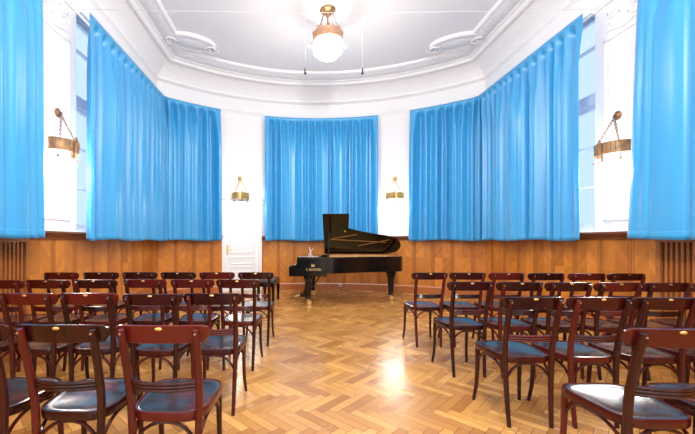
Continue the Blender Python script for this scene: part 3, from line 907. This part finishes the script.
for s in (-1, 1):
    bm = bmesh.new(); lathe(bm, [(.012, 0), (.012, .02), (.028, .022), (.028, .045), (.01, .05)], 12, (0, s * .345, .39), Matrix.Rotation(-s * PI / 2, 3, 'X')); obj('knob', bm, 'black', fr)
    for q in (-1, 1):
        bm = bmesh.new(); x, y = s * .145, q * .325
        tube(bm, [(x, y, .36), (x, y, .2), (x, y, 0)], [.034, .03, .023], 4); obj('leg', bm, 'black', PB, smooth=False)

# wall socket on the skirting behind the piano
sphi = math.asin((1.18 - CX) / R); sp_ = PA(.06, sphi)
ws = thing('wall_socket', 'small round white socket on the skirting under the piano', 'socket', (sp_.x, sp_.y, .115), -sphi)
rx = Matrix.Rotation(PI / 2, 3, 'X')
bm = bmesh.new(); lathe(bm, [(.04, -.002), (.04, .008), (.034, .012), (.022, .012), (.022, .004), (.002, .004)], 20, (0, 0, 0), rx); obj('cover', bm, 'socket', ws)
bm = bmesh.new(); lathe(bm, [(.021, .0045), (.021, .006), (.002, .006)], 16, (0, 0, 0), rx); obj('plug_recess', bm, 'dark', ws)

# ---------------------------------------------------------------- sconces
def star(bm, c, r, z0, z1):
    pts = []
    for k in range(10):
        rr = r if k % 2 == 0 else r * .55; th = PI * k / 5
        pts.append((c[0] + rr * math.cos(th), c[1] + rr * math.sin(th)))
    prism(bm, pts, z0, z1)

def make_sconce(label, loc, rz, bandm, metal):
    """local: x along the wall, -y into the room, z=0 at the rosette"""
    t = thing('wall_sconce', label, 'wall lamp', loc, rz, 'chain hung wall sconces')
    bm = bmesh.new(); lathe(bm, [(.055, 0), (.058, .010), (.048, .018), (.040, .016), (.030, .028), (.012, .034), (.010, .06), (.002, .062)], 20, (0, 0, 0), rx)
    tube(bm, [(0, -.055, 0), (0, -.062, -.02), (0, -.045, -.035)], .007, 6)
    obj('rosette', bm, metal, t)
    BZ, BR = -.44, .215; tilt = 0
    def arc(th, r=BR): return Vector((r * math.sin(th), -.03 - (r * .95) * math.cos(th), 0))
    # chains: links
    for k, th in enumerate((-.95, .95)):
        e = arc(th) + Vector((0, 0, BZ + .05)); s = Vector((0, -.05, -.03)); bm = bmesh.new()
        nl = 12
        for q in range(nl):
            c0 = s.lerp(e, (q + .5) / nl); d = (e - s).normalized(); a, b = frame_at(d); sd = a if q % 2 else b
            ring = [c0 + d * .022 * math.cos(2 * PI * i / 8) + sd * .011 * math.sin(2 * PI * i / 8) for i in range(8)]
            tube(bm, ring + [ring[0]], .0048, 5, cap=False)
        obj('chain', bm, metal, t)
    bm = bmesh.new()
    angs = [-PI / 2 + PI * i / 28 for i in range(29)]
    hh = .075
    for r0, r1, z0, z1 in ((BR - .008, BR, -hh, hh), (BR - .012, BR + .008, hh - .010, hh), (BR - .012, BR + .008, -hh, -hh + .010)):
        rows_ = []
        for th in angs:
            a, b = arc(th, r0), arc(th, r1)
            rows_.append([bm.verts.new((a.x, a.y, BZ + z0)), bm.verts.new((b.x, b.y, BZ + z0)), bm.verts.new((b.x, b.y, BZ + z1)), bm.verts.new((a.x, a.y, BZ + z1))])
        for p_, q_ in zip(rows_, rows_[1:]):
            for k in range(4): bm.faces.new((p_[k], p_[(k + 1) % 4], q_[(k + 1) % 4], q_[k]))
        bm.faces.new(rows_[0]); bm.faces.new(rows_[-1][::-1])
    for i in range(1, 28, 2):
        th = angs[i]; a = arc(th, BR + .002); tube(bm, [(a.x, a.y, BZ - hh), (a.x, a.y, BZ + hh)], .005, 5)
    bnd = obj('band', bm, bandm, t)
    bm = bmesh.new(); a = arc(0, BR + .004)
    tube(bm, [(a.x, a.y, BZ - .09), (a.x, a.y - .006, BZ - .04), (a.x, a.y - .01, BZ + .03), (a.x, a.y - .004, BZ + .075), (a.x, a.y, BZ + .10)], [.012, .032, .036, .026, .008], 8)
    sph(bm, (a.x, a.y - .004, BZ + .105), .016, n=8)
    obj('front_ornament', bm, metal, bnd)
    for th in (-1.05, 0, 1.05):
        a = arc(th, BR - .03); bm = bmesh.new()
        tube(bm, [(a.x, a.y, BZ - .05), (a.x, a.y, BZ - .14)], .008, 8); star(bm, (a.x, a.y), .065, BZ - .150, BZ - .140)
        lathe(bm, [(.016, BZ - .17), (.016, BZ - .14)], 10, (a.x, a.y, 0))
        h = obj('lamp_holder', bm, 'holder', t)
        bm = bmesh.new(); lathe(bm, [(.008, BZ - .245), (.024, BZ - .235), (.030, BZ - .215), (.025, BZ - .19), (.014, BZ - .17)], 12, (a.x, a.y, 0)); obj('bulb', bm, 'bulb2', h)
    return t
def spoint(name, loc, e, r=.04, col=(1, .93, .84)):
    l = bpy.data.lights.new(name, 'POINT'); l.energy = e; l.shadow_soft_size = r; l.color = col
    o = bpy.data.objects.new(name, l); C.objects.link(o); o.location = loc
    return o
ES = 7
SC = [('bronze chain hung wall sconce on the left pier', PL(0, 4.44), 2.90, PI / 2, 'band', 'bronze'),
      ('bronze chain hung wall sconce on the right pier', PR(0, 4.48), 2.88, -PI / 2, 'band', 'bronze')]
for px, z, lb in ((240, 2.80, 'gilt chain hung wall sconce above the white door'), (395, 2.80, 'gilt chain hung wall sconce right of the back curtain')):
    d = 8.7
    for _ in range(8):
        X = (px - 294.5) / F * d; ph = math.asin((X - CX) / R); d = CY + R * math.cos(ph)
    SC.append((lb, PA(0, ph), z, -ph, 'goldband', 'brass'))
for lb, p, z, rz, b, m_ in SC:
    make_sconce(lb, (p.x, p.y, z), rz, b, m_)
    nrm = Vector((math.sin(rz), -math.cos(rz), 0))
    for q in (-1, 0, 1):
        side = Vector((math.cos(rz), math.sin(rz), 0))
        pp = p + nrm * (.14 if q else .22) + side * q * .16
        spoint('sconce_light', (pp.x, pp.y, z - .44 - .30), 13 if b == 'band' else 7)

# ---------------------------------------------------------------- ceiling lamp
CH = thing('ceiling_lamp', 'copper ringed ceiling lamp with a hanging skirt of crystal rods', 'ceiling lamp', (LX, LY, ZC))
bm = bmesh.new(); lathe(bm, [(.02, -.005), (.133, -.005), (.137, -.02), (.12, -.035), (.10, -.038), (.08, -.055), (.05, -.06), (.05, -.10), (.03, -.13), (.015, -.14)], 28); obj('canopy', bm, 'canopy', CH)
for k in range(4):
    th = PI / 4 + k * PI / 2; bm = bmesh.new(); tube(bm, [(.09 * math.cos(th), .09 * math.sin(th), -.045), (.235 * math.cos(th) * .6, .235 * math.sin(th) * .6, -.20), (.235 * math.cos(th), .235 * math.sin(th), -.44)], .007, 6); obj('rod', bm, 'bronze', CH)
bm = bmesh.new(); tube(bm, [(0, 0, -.12), (0, 0, -.57)], .012, 8); obj('rod', bm, 'bronze', CH)
bm = bmesh.new(); lathe(bm, [(.243, -.43), (.256, -.427), (.262, -.44), (.258, -.45), (.258, -.545), (.264, -.555), (.258, -.565), (.245, -.565), (.247, -.55), (.247, -.445)], 40)
bmesh.ops.delete(bm, geom=[f for f in bm.faces if len(f.verts) > 4], context='FACES_ONLY')
last = [v for v in bm.verts]
n = 40
for k in range(n): bm.faces.new((last[9 * n + k], last[9 * n + (k + 1) % n], last[(k + 1) % n], last[k]))
ring = obj('ring_band', bm, 'copper', CH)
for k in range(8):
    th = k * PI / 4; bm = bmesh.new(); sph(bm, (.252 * math.cos(th), .252 * math.sin(th), -.41), .02, 1, 1, 1.6, 8); obj('finial', bm, 'copper', ring)
for k in range(8):
    th = PI / 8 + k * PI / 4; bm = bmesh.new(); tube(bm, [(.05 * math.cos(th), .05 * math.sin(th), -.56), (.245 * math.cos(th), .245 * math.sin(th), -.56)], .006, 6); obj('spoke', bm, 'bronze', CH)
bmr = bmesh.new(); tube(bmr, [(0, 0, -.55), (0, 0, -.72)], .012, 6); sph(bmr, (0, 0, -.735), .015, n=8)
rod0 = obj('crystal_rod', bmr, 'rod', CH)
bms = bmesh.new(); tube(bms, [(0, 0, -.57), (0, 0, -.80)], .012, 6); sph(bms, (0, 0, -.815), .015, n=8)
rod1 = obj('crystal_rod', bms, 'rod', CH)
for src, N, rad in ((rod0, 34, .243), (rod1, 20, .16)):
    for k in range(N):
        th = 2 * PI * k / N
        c = src if k == 0 else src.copy()
        if k: C.objects.link(c); c.parent = CH
        c.location = (rad * math.cos(th), rad * math.sin(th), 0); c.rotation_euler = (0, 0, th)
for k in range(6):
    th = k * PI / 3; bm = bmesh.new(); sph(bm, (.10 * math.cos(th), .10 * math.sin(th), -.64), .035, 1, 1, 1.3, 10); obj('bulb', bm, 'bulb', CH)
for th in (.1, PI - .1, PI / 2, -PI / 2):
    x, y = math.cos(th), math.sin(th); bm = bmesh.new(); tube(bm, [(.25 * x, .25 * y, -.55), (.31 * x, .31 * y, -.60)], .007, 6); a = obj('side_arm', bm, 'copper', CH)
    bm = bmesh.new(); sph(bm, (.315 * x, .315 * y, -.625), .024, n=10); obj('bulb', bm, 'bulb2', a)
sl = bpy.data.lights.new('ceiling_lamp_light', 'SPOT'); sl.energy = 95; sl.spot_size = math.radians(172); sl.spot_blend = .6; sl.shadow_soft_size = .12; sl.color = (1, .95, .9)
so = bpy.data.objects.new('ceiling_lamp_light', sl); C.objects.link(so); so.location = (LX, LY, ZC - .90)
spoint('ceiling_lamp_spill', (LX, LY, ZC - 1.05), 45, .12, (1, .95, .9))
spoint('ceiling_lamp_glow', (LX, LY, ZC - .68), 6, .09, (1, .95, .9))

# wire and hanging microphones
WYY, WZZ = 4.79, 4.44
bm = bmesh.new(); tube(bm, [(CX - HW + .0, WYY, WZZ + .03)] + [(CX - HW + 2 * HW * k / 12, WYY, WZZ + .03 - .05 * math.sin(PI * k / 12)) for k in range(1, 12)] + [(CX + HW, WYY, WZZ + .03)], .0035, 5)
tag(obj('tension_wire', bm, 'wire'), 'thin steel wire stretched across the hall under the ceiling', 'wire')
for px, nm in ((305.3, 'left'), (362.3, 'right')):
    x = (px - 294.5) / F * WYY; zt = WZZ + .03 - .05 * math.sin(PI * (x - CX + HW) / (2 * HW))
    mk = thing('hanging_microphone', 'tiny dark microphone hanging on a thin cord, %s of the ceiling lamp' % nm, 'microphone', (x, WYY, 3.60), 0, 'hanging microphones')
    bm = bmesh.new(); tube(bm, [(0, 0, .05), (0, 0, zt - 3.60)], .0013, 5); obj('cord', bm, 'cord', mk)
    bm = bmesh.new(); lathe(bm, [(.006, .055), (.012, .045), (.014, 0), (.018, -.004), (.018, -.03), (.008, -.042)], 12); obj('capsule', bm, 'micm', mk)

# ---------------------------------------------------------------- light
w = bpy.data.worlds.new('sky'); scene.world = w; w.use_nodes = True
bg = w.node_tree.nodes['Background']; bg.inputs[0].default_value = (.70, .86, 1, 1); bg.inputs[1].default_value = .8
def area(name, loc, rot, sx, sy, e, col):
    l = bpy.data.lights.new(name, 'AREA'); l.shape = 'RECTANGLE'; l.size = sx; l.size_y = sy; l.energy = e; l.color = col
    o = bpy.data.objects.new(name, l); C.objects.link(o); o.location = loc; o.rotation_euler = rot
for k in (-1, 0, 1):
    area('rear_fill_area', (CX + k * 2.1, YR - .15, 2.7), (PI / 2, 0, 0), 1.58, 3.5, 20, (.95, .98, 1))  # soft fill added behind the camera, no known windows there
# unseen fill point added behind the camera, grazing the side curtains
spoint('rear_fill_point', (CX, -.8, ZC - 1.1), 240, .2, (1, .97, .93))
spoint('middle_fill_point', (CX, 2.0, ZC - 1.15), 170, .25, (1, .975, .95))  # another added fill point, above the view, to whiten the ceiling

# ---------------------------------------------------------------- camera and view
cd = bpy.data.cameras.new('camera'); cam = bpy.data.objects.new('camera', cd); C.objects.link(cam)
cam.location = (0, 0, 1.25); cam.rotation_euler = (PI / 2, 0, 0)
cd.sensor_fit = 'HORIZONTAL'; cd.sensor_width = 36; cd.lens = F / 695 * 36
cd.shift_x = (347.5 - 294.5) / 695; cd.shift_y = (241 - 217) / 695; cd.clip_start = .05; cd.clip_end = 60
scene.camera = cam
vs = scene.view_settings
vs.view_transform = 'Standard'; vs.look = 'None'; vs.exposure = 0.57; vs.gamma = 1; vs.use_curve_mapping = False
scene.cycles.max_bounces = 8; scene.cycles.diffuse_bounces = 5; scene.cycles.glossy_bounces = 4
scene.cycles.transparent_max_bounces = 24; scene.cycles.transmission_bounces = 6
